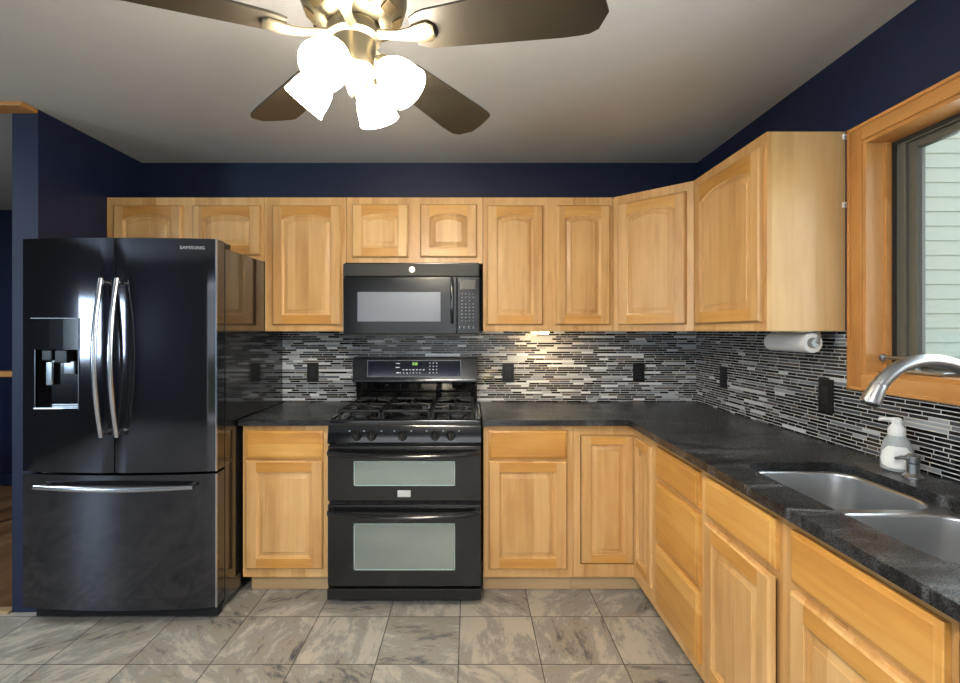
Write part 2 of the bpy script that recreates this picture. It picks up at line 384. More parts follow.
# left wall with a window, and the wall behind the camera with a patio door
struct('wall_left', holed_plate(rect(-3.35, 4.3, 0, H), [rect(-2.35, -1.15, 1.0, 1.86)], -5.3, -5.15, 'yz'), NAVY)
struct('wall_rear', holed_plate(rect(-5.15, XR, 0, H), [[(-2.0, .02), (1.4, .02), (1.4, 2.1), (-2.0, 2.1)]], -3.35, -3.2, 'xz'), NAVY)
struct('trim_1', MB().box(XL-3.0, XL+.0, YP-.09, YP+.0, H-.022, H-.0005, .004), WTX)
struct('trim_2', MB().box(-5.1, XL-.126, YP-.02, YP+.03, 0, .012, .004), plain('threshold_strip', srgb(176, 150, 112), .4))
struct('baseboard_hall', MB().box(-5.1, XL-.13, 4.283, 4.3, 0, .11, .004), NAVY)
struct('ground', MB().box(-30, 30, -30, 30, -.35, -.25), GRASS)

# sink window
win = MB()
def frame_yz(mb, x0, x1, y0, y1, z0, z1, wd, bev=0, wz=None):
    wz = wz or wd
    mb.box(x0, x1, y0, y0+wd, z0, z1, bev); mb.box(x0, x1, y1-wd, y1, z0, z1, bev)
    mb.box(x0, x1, y0+wd, y1-wd, z0, z0+wz, bev); mb.box(x0, x1, y0+wd, y1-wd, z1-wz, z1, bev)
    return mb
W1 = bpy.data.objects.new('window_1', None); C.objects.link(W1); W1.location = (XR, 1.1, wz0); W1['kind'] = 'structure'
cw = .062
cas = MB(); cas.box(XR-.02, XR-.0005, wy1, wy1+cw, wz0-cw, wz1+cw, .005); cas.box(XR-.02, XR-.0005, wy0-cw, wy0, wz0-cw, wz1+cw, .005)
cas.box(XR-.026, XR-.018, wy1+cw-.016, wy1+cw-.002, wz0-cw, wz1+cw, .003)
part('window_casing', cas, WT, W1, True)
cas = MB(); cas.box(XR-.02, XR-.0005, wy0, wy1, wz0-cw, wz0, .005); cas.box(XR-.02, XR-.0005, wy0, wy1, wz1, wz1+cw, .005)
cas.box(XR-.026, XR-.018, wy0-cw, wy1+cw, wz1+cw-.016, wz1+cw-.002, .003)
cas.box(XR-.026, XR-.018, wy0-cw, wy1+cw, wz0-cw+.002, wz0-cw+.014, .003)
part('window_casing', cas, WTY, W1, True)
jb = MB(); t = .014
jb.box(XR-.012, XR+.148, wy1-t, wy1-.0005, wz0, wz1); jb.box(XR-.012, XR+.148, wy0+.0005, wy0+t, wz0, wz1)
part('window_jamb', jb, WT, W1, True)
jb = MB(); jb.box(XR-.012, XR+.148, wy0+t, wy1-t, wz0, wz0+t); jb.box(XR-.012, XR+.148, wy0+t, wy1-t, wz1-t, wz1)
jb.box(XR+.055, XR+.07, wy1-t-.008, wy1-t, wz0+t, wz1-t); 
part('window_sill', jb, WTY, W1, True)
part('window_frame', frame_yz(MB(), XR+.09, XR+.14, wy0+t, wy1-t, wz0+t, wz1-t, .045, .004, .018), VINYL, W1, True)
part('window_gasket', frame_yz(MB(), XR+.083, XR+.092, wy0+t, wy1-t, wz0+t, wz1-t, .012), VINYLD, W1, True)
ys = wy1-t-.045; 
part('window_sash', frame_yz(MB(), XR+.10, XR+.132, wy0+t+.045, ys, wz0+t+.018, wz1-t-.018, .035, .005, .028), VINYL, W1, True)
part('window_pane', MB().box(XR+.114, XR+.118, wy0+.09, ys-.03, wz0+t+.03, wz1-t-.03), GLASS, W1, True)
# crank and lock on the sill
yc = 1.64
cr = MB(); cr.box(XR+.02, XR+.075, yc-.13, yc+.0, wz0+t, wz0+t+.014, .004)
cr.tube([(XR+.045, yc-.015, wz0+t+.014), (XR+.04, yc-.02, wz0+t+.034), (XR+.03, yc+.02, wz0+t+.05), (XR+.025, yc+.085, wz0+t+.05)], [.010, .009, .007, .006])
cr.lathe([(.006, -.01), (.011, 0), (.011, .012), (.005, .018)], Matrix.Translation((XR+.025, yc+.095, wz0+t+.045)), 16)
part('window_crank', cr, STEEL, W1, True)

# window 2 (left wall) and patio door: frames only where daylight enters
W2 = bpy.data.objects.new('window_2', None); C.objects.link(W2); W2.location = (-5.15, -1.75, 1.0); W2['kind'] = 'structure'
f = MB(); frame_yz(f, -5.25, -5.2, -2.35, -1.15, 1.0, 1.86, .05); f.box(-5.135, -5.12, -1.77, -1.73, 1.0, 1.86)
part('window_frame', f, WPL, W2, True)
f = MB(); frame_yz(f, -5.15, -5.13, -2.43, -1.07, .92, 1.94, .08)
part('window_casing', f, WT, W2, True)
D1 = bpy.data.objects.new('door_1', None); C.objects.link(D1); D1.location = (0, -3.2, 0); D1['kind'] = 'structure'
f = MB()
for a, b_ in ((-2.0, -1.9), (-.35, -.25), (1.3, 1.4)): f.box(a, b_, -3.3, -3.24, .02, 2.1)
f.box(-1.9, 1.3, -3.3, -3.24, .02, .12); f.box(-1.9, 1.3, -3.3, -3.24, 2.0, 2.1)
part('door_frame', f, WPL, D1, True)

# hall railing and outside siding
rl = thing('stair_railing', 'wooden handrail with dark blue panelled base in the hall, far left edge', 'railing', (-3.4, 3.4, 0))
part('handrail', MB().box(-4.6, XL-.13, 3.36, 3.44, 1.045, 1.085, .008), WTX, rl, True)
m_ = MB()
for i in range(11): m_.box(-4.5+i*.22, -4.46+i*.22, 3.385, 3.415, .001, 1.045)
part('balusters', m_, BLACKP, rl, True)
sd = MB(); z = -.25
for i in range(34):
    sd.prism([(3.0, 0), (9.0, 0), (9.0, .15), (3.0, .15)], 0, 0.0001) if False else None
    z0 = -.25+i*.15
    rings = [[(x, 5.0-.011, z0), (x, 5.0, z0), (x, 5.0+.002, z0+.15), (x, 5.0-.002, z0+.15)] for x in (2.2, 9.0)]
    sd.loft([[Vector(p) for p in r] for r in rings])
sd.box(2.2, 9.0, 5.0, 5.15, -.25, 4.85)
tag(part('siding_wall', sd, SIDING, smooth=0), 'pale green-white clapboard siding of the house wall seen outside through the sink window', 'exterior wall')

# ------------------------------------------------------------------ doors and drawers
def panel_door(mb, x0, x1, z0, z1, arch=0.0, sw=.055, y=0.0, th=.02, slab=False):
    """cabinet door: stiles (vertical grain, slot 0), rails (slot 1), raised panel; front towards -y"""
    bm = mb.bm; yb, yf = y, y-th
    e = .007
    if slab:
        rings = [[(x0+i, yy, z0+i), (x1-i, yy, z0+i), (x1-i, yy, z1-i), (x0+i, yy, z1-i)] for i, yy in ((0, yb), (0, yf+.008), (.003, yf+.005), (.009, yf+.004), (.013, yf))]
        mb.loft([[Vector(p) for p in r] for r in rings], mi=1); return
    # outer edge
    rings = [[(x0+i, yy, z0+i), (x1-i, yy, z0+i), (x1-i, yy, z1-i), (x0+i, yy, z1-i)] for i, yy in ((0, yb), (0, yf+.008), (.003, yf+.004), (e, yf))]
    mb.loft([[Vector(p) for p in r] for r in rings], cap1=False, mi=0)
    X0, X1, Z0, Z1 = x0+e, x1-e, z0+e, z1-e
    xa, xb, za, zb = x0+sw, x1-sw, z0+sw, z1-sw
    na = 20 if arch else 1
    def top(tt, d):       # arched top line; tt 0..1 from right to left
        s_ = abs(2*tt-1)
        return zb-d - (arch*(1-math.sqrt(max(0, 1-(s_*.93)**2)))/(1-math.sqrt(1-.93**2)) if arch else 0)
    def contour(d, yy):
        p = [(xa+d, yy, za+d), (xb-d, yy, za+d)]
        for k in range(na+1):
            tt = k/na; p.append((xb-d+(xa+d-xb+d)*tt, yy, top(tt, d)))
        return p
    c = contour(0, yf)
    V = lambda p: bm.verts.new(p)
    ip = [V(p) for p in c]; o = [V(p) for p in ((X0, yf, Z0), (X1, yf, Z0), (X1, yf, Z1), (X0, yf, Z1))]
    b0, b1 = V((xa, yf, Z0)), V((xb, yf, Z0)); t1, t0 = V((xb, yf, Z1)), V((xa, yf, Z1))
    def F(vs, mi): bm.faces.new(vs).material_index = mi
    F([o[0], b0, ip[0], ip[-1], t0, o[3]], 0)
    F([b1, o[1], o[2], t1, ip[2], ip[1]], 0)
    F([b0, b1, ip[1], ip[0]], 1)
    ups = [V((p[0], yf, Z1)) for p in c[3:-1]]
    top_v = [t1]+ups+[t0]; low = ip[2:]
    for k in range(len(low)-1): F([low[k], top_v[k], top_v[k+1], low[k+1]], 1)
    prev = ip
    for d, yy in ((.002, yf+.004), (.007, yf+.006), (.009, yf+.0125), (.014, yf+.0125), (.031, yf+.005), (.033, yf+.002)):
        nx = [V(p) for p in contour(d, yy)]
        for i in range(len(nx)): 
            j = (i+1) % len(nx); F([prev[i], prev[j], nx[j], nx[i]], 0)
        prev = nx
    # close with strips (field)
    n = len(prev)
    base_l, base_r = prev[0], prev[1]; tops = prev[2:]
    bots = [base_r]+[V((v.co.x, v.co.y, base_r.co.z)) for v in tops[1:-1]]+[base_l]
    for k in range(len(tops)-1): F([bots[k], tops[k], tops[k+1], bots[k+1]], 0)

def cabinet(name, label, loc, rotz, Wd, dep, z0, z1, fronts, toe=False, group=None, top=True):
    """fronts: (kind, x0, x1, z0, z1, arch, open_angle)"""
    t = thing(name, label, 'cabinet', loc, rotz, group)
    b = MB(); th = .016; y0 = .019
    b.box(.0005, th, y0, dep, z0, z1); b.box(Wd-th, Wd-.0005, y0, dep, z0, z1)
    b.box(th, Wd-th, y0, dep, z0+.012, z0+.028); b.box(th, Wd-th, dep-.008, dep, z0, z1)
    if top: b.box(th, Wd-th, y0, dep-.008, z1-th, z1)
    part('carcass', b, WC, t)
    ins = .014
    fr = holed_plate(rect(.0005, Wd-.0005, z0, z1), [rect(f[1]+ins, f[2]-ins, f[3]+ins, f[4]-ins) for f in fronts], 0, .019)
    part('face_frame', fr, WV, t, smooth=0)
    for f in fronts:
        kind, a, b_, c, d = f[:5]; arch = f[5] if len(f) > 5 else 0; ang = f[6] if len(f) > 6 else 0
        m = MB()
        if kind == 'door': panel_door(m, a, b_, c, d, arch, y=-.0008)
        else: panel_door(m, a, b_, c, d, slab=True, y=-.0008)
        if ang:
            T = Matrix.Translation((a, 0, 0)); m.move(T @ Matrix.Rotation(R(ang), 4, 'Z') @ T.inverted())
        part({'door': 'door', 'drawer': 'drawer_front', 'false': 'false_drawer_front'}[kind], m, [WV, WH], t)
    if toe:
        part('toe_kick', MB().box(.0005 if toe == 1 else .012, Wd-.0005, .075, .09, .001, z0), WTOE, t)
    return t
UF = 2.795
def up(name, label, x0, x1, z0, doors, dz1, arch, dz0):
    return cabinet(name, label, (x0, UF, 0), 0, x1-x0, D-UF-.001, z0, 2.134, [('door', a-x0, b-x0, dz0, dz1, arch) for a, b in doors], group=None)
up('wall_mounted_cabinet', 'short maple upper cabinet with two arched doors above the black refrigerator', -2.089, -1.181, 1.768, [(-2.04, -1.653), (-1.588, -1.200)], 2.086, .028, 1.800)
up('wall_mounted_cabinet', 'single-door maple upper cabinet between the refrigerator and the microwave', -1.179, -.711, 1.364, [(-1.130, -.738)], 2.086, .028, 1.400)
up('wall_mounted_cabinet', 'short maple upper cabinet with two small arched doors above the microwave', -.709, .076, 1.753, [(-.675, -.352), (-.283, .043)], 2.093, .024, 1.788)
up('wall_mounted_cabinet', 'maple upper cabinet with two tall narrow arched doors right of the microwave', .078, .826, 1.364, [(.100, .421), (.492, .807)], 2.086, .022, 1.400)
# diagonal corner cabinet
ax, ay, bx_, by_ = .828, UF, XR-.305, 2.483
ang = math.atan2(by_-ay, bx_-ax); dl = math.hypot(bx_-ax, by_-ay)
t = thing('corner_wall_mounted_cabinet', 'diagonal maple corner upper cabinet with one arched door', 'cabinet', (ax, ay, 0), ang)
part('carcass', MB().prism([(ax+.012, ay+.012), (bx_+.012, by_+.012), (bx_+.3, by_+.002), (XR-.001, by_+.002), (XR-.001, D-.001), (ax+.002, D-.001)], 1.364, 2.134), WC, t, True)
part('face_frame', MB().box(.001, dl-.001, 0, .018, 1.364, 2.134), WV, t, smooth=0)
m = MB(); panel_door(m, .036, dl-.036, 1.400, 2.086, .028, y=-.0008); part('door', m, [WV, WH], t)
cabinet('wall_mounted_cabinet', 'maple upper cabinet on the right wall beside the window, plain side panel facing the room', (XR-.305, 2.482, 0), R(-90), .609, .303, 1.364, 2.134,
        [('door', .050, .588, 1.400, 2.086, .036)])

BF = 2.49
cabinet('base_cabinet', 'narrow maple base cabinet with drawer and door between refrigerator and range', (-1.163, BF, 0), 0, .455, .608, .102, .884,
        [('drawer', .020, .414, .712, .857), ('door', .020, .414, .150, .702)], toe=2)
cabinet('base_cabinet', 'maple base cabinet with drawer over door immediately right of the range', (.072, BF, 0), 0, .459, .608, .102, .884,
        [('drawer', .025, .427, .712, .857), ('door', .025, .427, .148, .700)], toe=1)
# corner base with L-shaped folding door
t = thing('corner_base_cabinet', 'maple corner base cabinet with L-shaped folding door under the counter corner', 'cabinet', (.532, BF, 0), 0)
XF = XR-.61
p = MB(); p.box(.532, .548, BF+.02, D-.002, .102, .884); p.box(XF+.02, XR-.002, 2.188, 2.204, .102, .884)
p.prism([(.548, BF+.02), (XF+.02, BF+.02), (XF+.02, 2.204), (XR-.002, 2.204), (XR-.002, D-.002), (.548, D-.002)], .114, .13)
part('carcass', p, WBACK, t, True)
fr = holed_plate(rect(.5325, XF, .102, .884), [rect(.569, XF-.0005, .168, .832)], BF, BF+.019); part('face_frame', fr, WV, t, True, smooth=0)
fr = holed_plate(rect(2.1875, BF-.0005, .102, .884), [rect(2.240, BF-.001, .168, .832)], XF, XF+.019, 'yz'); part('face_frame', fr, WV, t, True, smooth=0)
m = MB(); panel_door(m, .5745, XF-.001, .171, .829, y=BF+.012, sw=.045); part('door', m, [WV, WH], t, True)
m = MB(); panel_door(m, 0.010, BF-2.244, .171, .829, y=0.012, sw=.045)
m.move(Matrix.Translation((XF, BF, 0)) @ Matrix.Rotation(R(-90), 4, 'Z')); part('door', m, [WV, WH], t, True)
part('toe_kick', MB().box(.532, XF+.075, BF+.075, BF+.09, .001, .102).box(XF+.075, XF+.09, 2.188, BF+.09, .001, .102), WTOE, t, True)
cabinet('drawer_cabinet', 'maple base cabinet with three stacked drawers on the right wall run', (XF, 2.186, 0), R(-90), .456, .608, .102, .884,
        [('drawer', .029, .429, .720, .852), ('drawer', .029, .429, .440, .698), ('drawer', .029, .429, .155, .420)], toe=1)
cabinet('sink_base_cabinet', 'maple sink base cabinet with false drawer fronts over two doors, left door ajar', (XF, 1.729, 0), R(-90), .894, .608, .102, .884,
        [('false', .023, .411, .716, .852), ('door', .023, .411, .155, .694, 0, -1.6), ('false', .477, .880, .716, .852), ('door', .477, .880, .155, .694)], toe=1, top=False)
t = thing('dishwasher', 'black dishwasher under the counter at the right picture edge', 'dishwasher', (XF, .53, 0), R(-90))
part('body', MB().box(XF+.02, XR-.01, .232, .828, .10, .88, .004), BLACKP, t, True)
part('door', MB().box(XF-.012, XF+.02, .234, .826, .12, .88, .006), BLACKG, t, True)
part('handle', MB().box(XF-.05, XF-.035, .28, .78, .80, .82, .005).box(XF-.037, XF-.010, .29, .31, .80, .82).box(XF-.037, XF-.010, .75, .77, .80, .82), STEELH, t, True)

# ------------------------------------------------------------------ counters and backsplash
CT, CB = .914, .8845
m = holed_plate([(-1.172, 2.452), (-.705, 2.452), (-.705, D-.001), (-1.172, D-.001)], [], CT, CB, 'xy')
m = MB().box(-1.172, -.705, 2.452, D-.001, CB, CT, .003)
tag(part('countertop', m, STONE), 'short dark stone countertop between refrigerator and range', 'countertop')
sx0, sx1, sy0, sy1 = .92, 1.285, .905, 1.662
hole = rrect(sx0, sx1, sy0, sy1, .09, 8)
hole = [(x, y) for x, y in hole]
m = holed_plate([(.067, 2.452), (.804, 2.452), (.804, .2), (XR-.001, .2), (XR-.001, D-.001), (.067, D-.001)], [hole], CB, CT, 'xy')
tag(part('countertop', m, STONE), 'long L-shaped dark stone countertop holding the sink along the right wall', 'countertop')
bs0 = CT+.0008
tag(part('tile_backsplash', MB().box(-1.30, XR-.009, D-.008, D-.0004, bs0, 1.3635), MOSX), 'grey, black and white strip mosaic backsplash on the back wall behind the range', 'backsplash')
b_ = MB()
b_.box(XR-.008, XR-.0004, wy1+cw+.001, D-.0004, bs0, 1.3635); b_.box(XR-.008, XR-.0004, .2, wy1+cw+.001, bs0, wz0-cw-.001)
tag(part('tile_backsplash', b_, MOSY), 'black and pale grey strip mosaic backsplash on the right wall under the window, dark reflections painted in', 'backsplash')

# ------------------------------------------------------------------ outlets
def outlet(loc, rot, label, kind='outlet', wd=.074, ht=.124):
    t = thing('wall_outlet' if kind == 'outlet' else 'light_switch', label, 'outlet' if kind == 'outlet' else 'switch', loc, rot)
    part('cover_plate', MB().box(-wd/2, wd/2, -.007, 0, -ht/2, ht/2, .0025), OUTLET, t)
    r = MB()
    if kind == 'outlet':
        for z in (-.02, .02): r.box(-.017, .017, -.0095, -.0065, z-.014, z+.014, .002)
        r.cyl((0, -.0065, 0), (0, -.0085, 0), .003, n=10)
    else:
        r.box(-.017, .017, -.0105, -.0065, -.034, .034, .002)
    part('receptacle' if kind == 'outlet' else 'rocker', r, plain('outlet_face', srgb(30, 30, 33), .3), t)
    return t
yb = D-.0085
outlet((xf(313.5, D), yb, 1.102), 0, 'black wall outlet on mosaic between refrigerator and range')
outlet((xf(508, D), yb, 1.100), 0, 'black wall outlet on mosaic just right of the range')
outlet((xf(638, D), yb, 1.102), 0, 'black wall outlet on back mosaic nearest the corner')
outlet((XR-.0085, 2.755, 1.102), R(-90), 'black wall outlet on right wall mosaic nearest the corner')
outlet((XR-.0085, 1.962, 1.103), R(-90), 'black switch plate on right wall mosaic beside the window casing', 'switch', .08, .135)

# ------------------------------------------------------------------ refrigerator
fx0, fx1, fyf = -2.084, -1.178, 2.258
fxc, fhw, bul = (fx0+fx1)/2, (fx1-fx0)/2, .030
def fy(x): return fyf-bul*(1-((x-fxc)/fhw)**2)
FR = thing('refrigerator', 'large glossy black french-door refrigerator with bottom freezer drawer and water dispenser', 'refrigerator', (fxc, 2.65, 0))
part('cabinet_body', MB().box(fx0+.006, fx1-.004, 2.345, 3.07, .05, 1.765, .006), BLKSIDE, FR, True)
part('base_grille', MB().box(fx0+.02, fx1-.02, 2.31, 2.35, .006, .076, .003), BLACKD, FR, True)
for x in (fx0+.08, fx1-.08):
    for y in (2.42, 2.95): part('roller', MB().cyl((x-.02, y, .025), (x+.02, y, .025), .024), BLACKP, FR, True)
def curved_door(xa, xb, za, zb, recess=None, yb=2.335, rd=.065):
    mb = MB(); bm = mb.bm; c = .006
    xs = sorted(set([round(xa+(xb-xa)*i/14, 5) for i in range(15)] + ([recess[0], recess[1]] if recess else [])))
    zs = [za, zb] if not recess else [za, recess[2], recess[3], zb]
    g = {}
    for x in xs:
        e = c*.8 if x in (xs[0], xs[-1]) else 0
        for z in zs: g[x, z] = bm.verts.new((x, fy(x)+e, z))
    for i in range(len(xs)-1):
        for j in range(len(zs)-1):
            if recess and recess[0] <= xs[i] < recess[1] and j == 1: continue
            bm.faces.new((g[xs[i], zs[j]], g[xs[i+1], zs[j]], g[xs[i+1], zs[j+1]], g[xs[i], zs[j+1]]))
    # back, sides
    bk = {(x, z): bm.verts.new((x, yb, z)) for x in xs for z in zs}
    for i in range(len(xs)-1):
        for z in (zs[0], zs[-1]): bm.faces.new((g[xs[i], z], g[xs[i+1], z], bk[xs[i+1], z], bk[xs[i], z]))
        for j in range(len(zs)-1): bm.faces.new((bk[xs[i], zs[j]], bk[xs[i+1], zs[j]], bk[xs[i+1], zs[j+1]], bk[xs[i], zs[j+1]]))
    for x in (xs[0], xs[-1]):
        for j in range(len(zs)-1): bm.faces.new((g[x, zs[j]], g[x, zs[j+1]], bk[x, zs[j+1]], bk[x, zs[j]]))
    if recess:
        x0, x1, z0, z1 = recess; rx = [x for x in xs if x0 <= x <= x1]
        q = {(x, z): bm.verts.new((x, fyf+rd-.03, z)) for x in rx for z in (z0, z1)}
        for i in range(len(rx)-1):
            for z in (z0, z1): f = bm.faces.new((g[rx[i], z], g[rx[i+1], z], q[rx[i+1], z], q[rx[i], z])); f.material_index = 1
            bm.faces.new((q[rx[i], z0], q[rx[i+1], z0], q[rx[i+1], z1], q[rx[i], z1])).material_index = 1
        for x in (x0, x1): bm.faces.new((g[x, z0], g[x, z1], q[x, z1], q[x, z0])).material_index = 1
    return mb
gapx = -1.634
rec = (-2.012, -1.800, 1.008, 1.278)
ld = part('door', curved_door(fx0, gapx-.003, .712, 1.793, rec), [BLKSS, BLACKG], FR, True, 'left french door with dispenser')
rd_ = part('door', curved_door(gapx+.003, fx1-.002, .712, 1.793), BLKSS, FR, True, 'right french door')
dr = part('freezer_drawer', curved_door(fx0, fx1-.002, .078, .700), BLKSS, FR, True)
part('edge_trim', MB().box(fx1-.0045, fx1+.0015, fyf-.002, fyf+.006, .078, .700).box(fx1-.0045, fx1+.0015, fyf-.002, fyf+.006, .712, 1.793), STEELH, FR, True)
part('edge_trim', MB().box(gapx-.002, gapx+.002, fy(gapx)+.012, fy(gapx)+.03, .715, 1.79), STEELH, FR, True, 'bright strip between the french doors')
# dispenser
dm = MB(); xs = [rec[0]-.004, -1.94, -1.87, rec[1]+.004]
for a, b_ in zip(xs, xs[1:]):
    dm.loft([[Vector((x, fy(x)-.004, z)) for z in (1.278, 1.424)]+[Vector((x, fy(x)+.004, z)) for z in (1.424, 1.278)] for x in (a, b_)])
part('dispenser_panel', dm, BLACKG, ld, True)
dm = MB()
dm.box(rec[0]+.085, rec[0]+.145, 2.25, 2.285, 1.215, 1.277, .006)
dm.box(rec[0]+.02, rec[0]+.07, 2.255, 2.288, 1.225, 1.277, .006)
part('dispenser_nozzle', dm, BLACKP, ld, True)
dm = MB(); dm.box(rec[0]+.03, rec[0]+.06, 2.268, 2.276, 1.11, 1.22, .003); dm.box(rec[0]+.112, rec[0]+.168, 2.266, 2.276, 1.16, 1.225, .006)
part('dispenser_paddle', dm, plain('paddle_grey', srgb(120, 125, 130), .2, .6), ld, True)
dm = MB(); dm.box(rec[0]-.002, rec[1]+.002, fy(rec[0])-.012, 2.285, 1.001, 1.011, .003)
part('drip_tray', dm, STEELH, ld, True)
dm = MB(); dm.box(rec[0]-.004, rec[1]+.004, fy(rec[1])-.0052, fy(rec[1]), 1.421, 1.425)
dm.box(rec[0]-.004, rec[0], fy(rec[0])-.002, fy(rec[0])+.01, 1.0, 1.424); dm.box(rec[1], rec[1]+.004, fy(rec[1])-.003, fy(rec[1])+.01, 1.0, 1.424)
part('dispenser_bezel', dm, plain('bezel_grey', srgb(70, 72, 76), .3, .6), ld, True)
def bow_handle(p0, p1, out, wd, nm, parent):
    p0, p1 = Vector(p0), Vector(p1); n = 18; hm = MB(); pts = []; 
    for i in range(n+1):
        t_ = i/n; y = .030+out*math.sin(PI*t_)
        pts.append(p0.lerp(p1, t_)+Vector((0, -y, 0)))
    rings = []
    ax_ = (p1-p0).normalized(); side = Vector((1, 0, 0)) if abs(ax_.z) > .5 else Vector((0, 0, 1))
    for i, p in enumerate(pts):
        tt = i/n; w_ = wd*(.8+.2*math.sin(PI*tt))
        rings.append([p+side*(w_*math.cos(a))+Vector((0, -1, 0))*(.009*math.sin(a)) for a in [2*PI*k/12 for k in range(12)]])
    hm.loft(rings)
    for e in (0, -1):
        q = pts[e]+(ax_*.02 if e == 0 else -ax_*.02); base = p0 if e == 0 else p1
        hm.cyl((q.x, q.y, q.z), (q.x, base.y+.004, q.z), .011, .013, 14)
    return part(nm, hm, STEELH, parent, True)
bow_handle((gapx-.036, fy(gapx-.036), 1.605), (gapx-.036, fy(gapx), .882), .045, .0125, 'handle', ld)
bow_handle((gapx+.036, fy(gapx+.036), 1.605), (gapx+.036, fy(gapx), .882), .045, .0125, 'handle', rd_)
bow_handle((-1.99, fy(-1.93)+.004, .650), (-1.262, fy(-1.33)+.004, .650), .036, .013, 'handle', dr)
h = MB(); h.box(fx1-.11, fx1-.012, 2.27, 2.42, 1.766, 1.795, .006); part('hinge_cover', h, BLACKP, FR, True)
h = MB(); h.box(fx0+.012, fx0+.11, 2.29, 2.42, 1.766, 1.793, .006); part('hinge_cover', h, BLACKP, FR, True)
xt = xf(193, 2.25)
tp = text_part('brand_lettering', 'SAMSUNG', .021, LOGO, rd_, (0, 0, 0), (0, 0, 0))
tp.location = Vector((xt-fxc, fy(xt)-.0015-2.65, zf(248, 2.25))); tp.rotation_euler = (R(90), 0, math.atan(2*bul*(xt-fxc)/fhw**2))
tp.scale = (1.15, 1, 1)

# ------------------------------------------------------------------ range
rx0, rx1, ryf = -.706, .058, 2.402
rc = (rx0+rx1)/2
RG = thing('gas_range', 'black freestanding gas range with double oven doors and tall control backguard', 'range', (rc, 2.7, 0))
part('body', MB().box(rx0+.003, rx1-.003, 2.45, 3.08, .04, .895, .003), RANGEB, RG, True)
def rpz(py, d=2.402): return zf(py, d)
part('cooktop', MB().box(rx0, rx1, 2.435, 3.02, .893, .918, .008).box(rx0, rx0+.016, 2.46, 2.98, .914, .926, .004).box(rx1-.016, rx1, 2.46, 2.98, .914, .926, .004).box(rx0, rx1, 2.425, 2.45, .885, .921, .010), BLACKG, RG, True)
# control panel, slightly tilted
m = MB(); m.loft([[Vector((x, y, z)) for y, z in ((2.405, .812), (2.412, .802), (2.46, .802), (2.46, .896), (2.428, .896), (2.420, .888))] for x in (rx0+.001, rx1-.001)])
for px in (349, 363.5, 381, 394, 411, 426.5, 443, 459):
    x = xf(px, 2.40); m.box(x-.004, x+.004, 2.4085, 2.4125, .866, .869, mi=1)
cp = part('control_panel', m, [BLACKG, MARK], RG, True)
for px in (356.3, 371.3, 402.3, 435, 450.6):
    x = xf(px, 2.40)
    k = MB(); T = Matrix.Translation((x, 2.413, .846)) @ Matrix.Rotation(R(90+8), 4, 'X')
    k.lathe([(.024, -.002), (.024, .004), (.021, .008), (.019, .024), (.016, .028)], T, 24)
    kn = part('burner_knob', k, BLACKP, RG, True)
    k = MB(); k.box(-.0045, .0045, -.019, .019, .024, .034, .002); k.move(T); part('knob_grip', k, BLACKG, kn, True)
# oven doors
def oven_door(z0, z1, wz0_, wz1_, hz, cat_name):
    d = part('oven_door', MB().box(rx0+.001, rx1-.001, ryf+.006, 2.452, z0, z1, .004), RANGEB, RG, True, cat_name)
    wx0, wx1 = xf(353.5, 2.40), xf(455, 2.40)
    part('oven_window', MB().box(wx0, wx1, ryf+.0035, ryf+.0065, wz0_, wz1_), OVENG, d, True)
    e = MB(); t_ = .0045
    e.box(wx0, wx0+t_, ryf+.0025, ryf+.006, wz0_, wz1_); e.box(wx0, wx1, ryf+.0025, ryf+.006, wz0_, wz0_+t_*1.2)
    e.box(wx1-.003, wx1, ryf+.0025, ryf+.006, wz0_, wz1_); e.box(wx0, wx1, ryf+.0025, ryf+.006, wz1_-.003, wz1_)
    part('window_rim', e, OVENR, d, True)
    n = 20; pts = []; rr = []
    for i in range(n+1):
        t_ = i/n; s_ = math.sin(PI*t_)
        pts.append((rx0+.012+(rx1-rx0-.024)*t_, ryf-.02-.03*s_**.8, hz+.008-.014*s_**.8)); rr.append(.012+.002*s_)
    hm = MB().tube(pts, rr, 14)
    hm.box(rx0+.004, rx0+.03, ryf-.022, ryf+.01, hz-.008, hz+.018, .005).box(rx1-.03, rx1-.004, ryf-.022, ryf+.01, hz-.008, hz+.018, .005)
    part('handle', hm, BLACKG, d, True)
    return d
od = oven_door(.520, .792, .596, .719, .758, 'upper oven door')
oven_door(.096, .502, .178, .410, .462, 'lower oven door')
part('logo_plate', MB().box(xf(397.3, 2.4), xf(410.5, 2.4), ryf+.002, ryf+.006, rpz(497.3), rpz(490.6), .0015), LOGO, od, True)
v = MB()
for i in range(9): v.box(rx0+.04+i*.078, rx0+.09+i*.078, ryf+.010, ryf+.02, .505, .514)
v.box(rx0+.006, rx1-.006, ryf+.02, 2.452, .500, .522); v.box(rx0+.006, rx1-.006, ryf+.02, 2.452, .79, .804)
part('vent_gap', v, BLACKD, RG, True)
part('kick_panel', MB().box(rx0+.001, rx1-.001, ryf-.004, 2.452, .034, .088, .004), BLACKP, RG, True)
for x in (rx0+.05, rx1-.05):
    for y in (2.5, 3.0): part('levelling_foot', MB().cyl((x, y, .001), (x, y, .042), .018), BLACKP, RG, True)
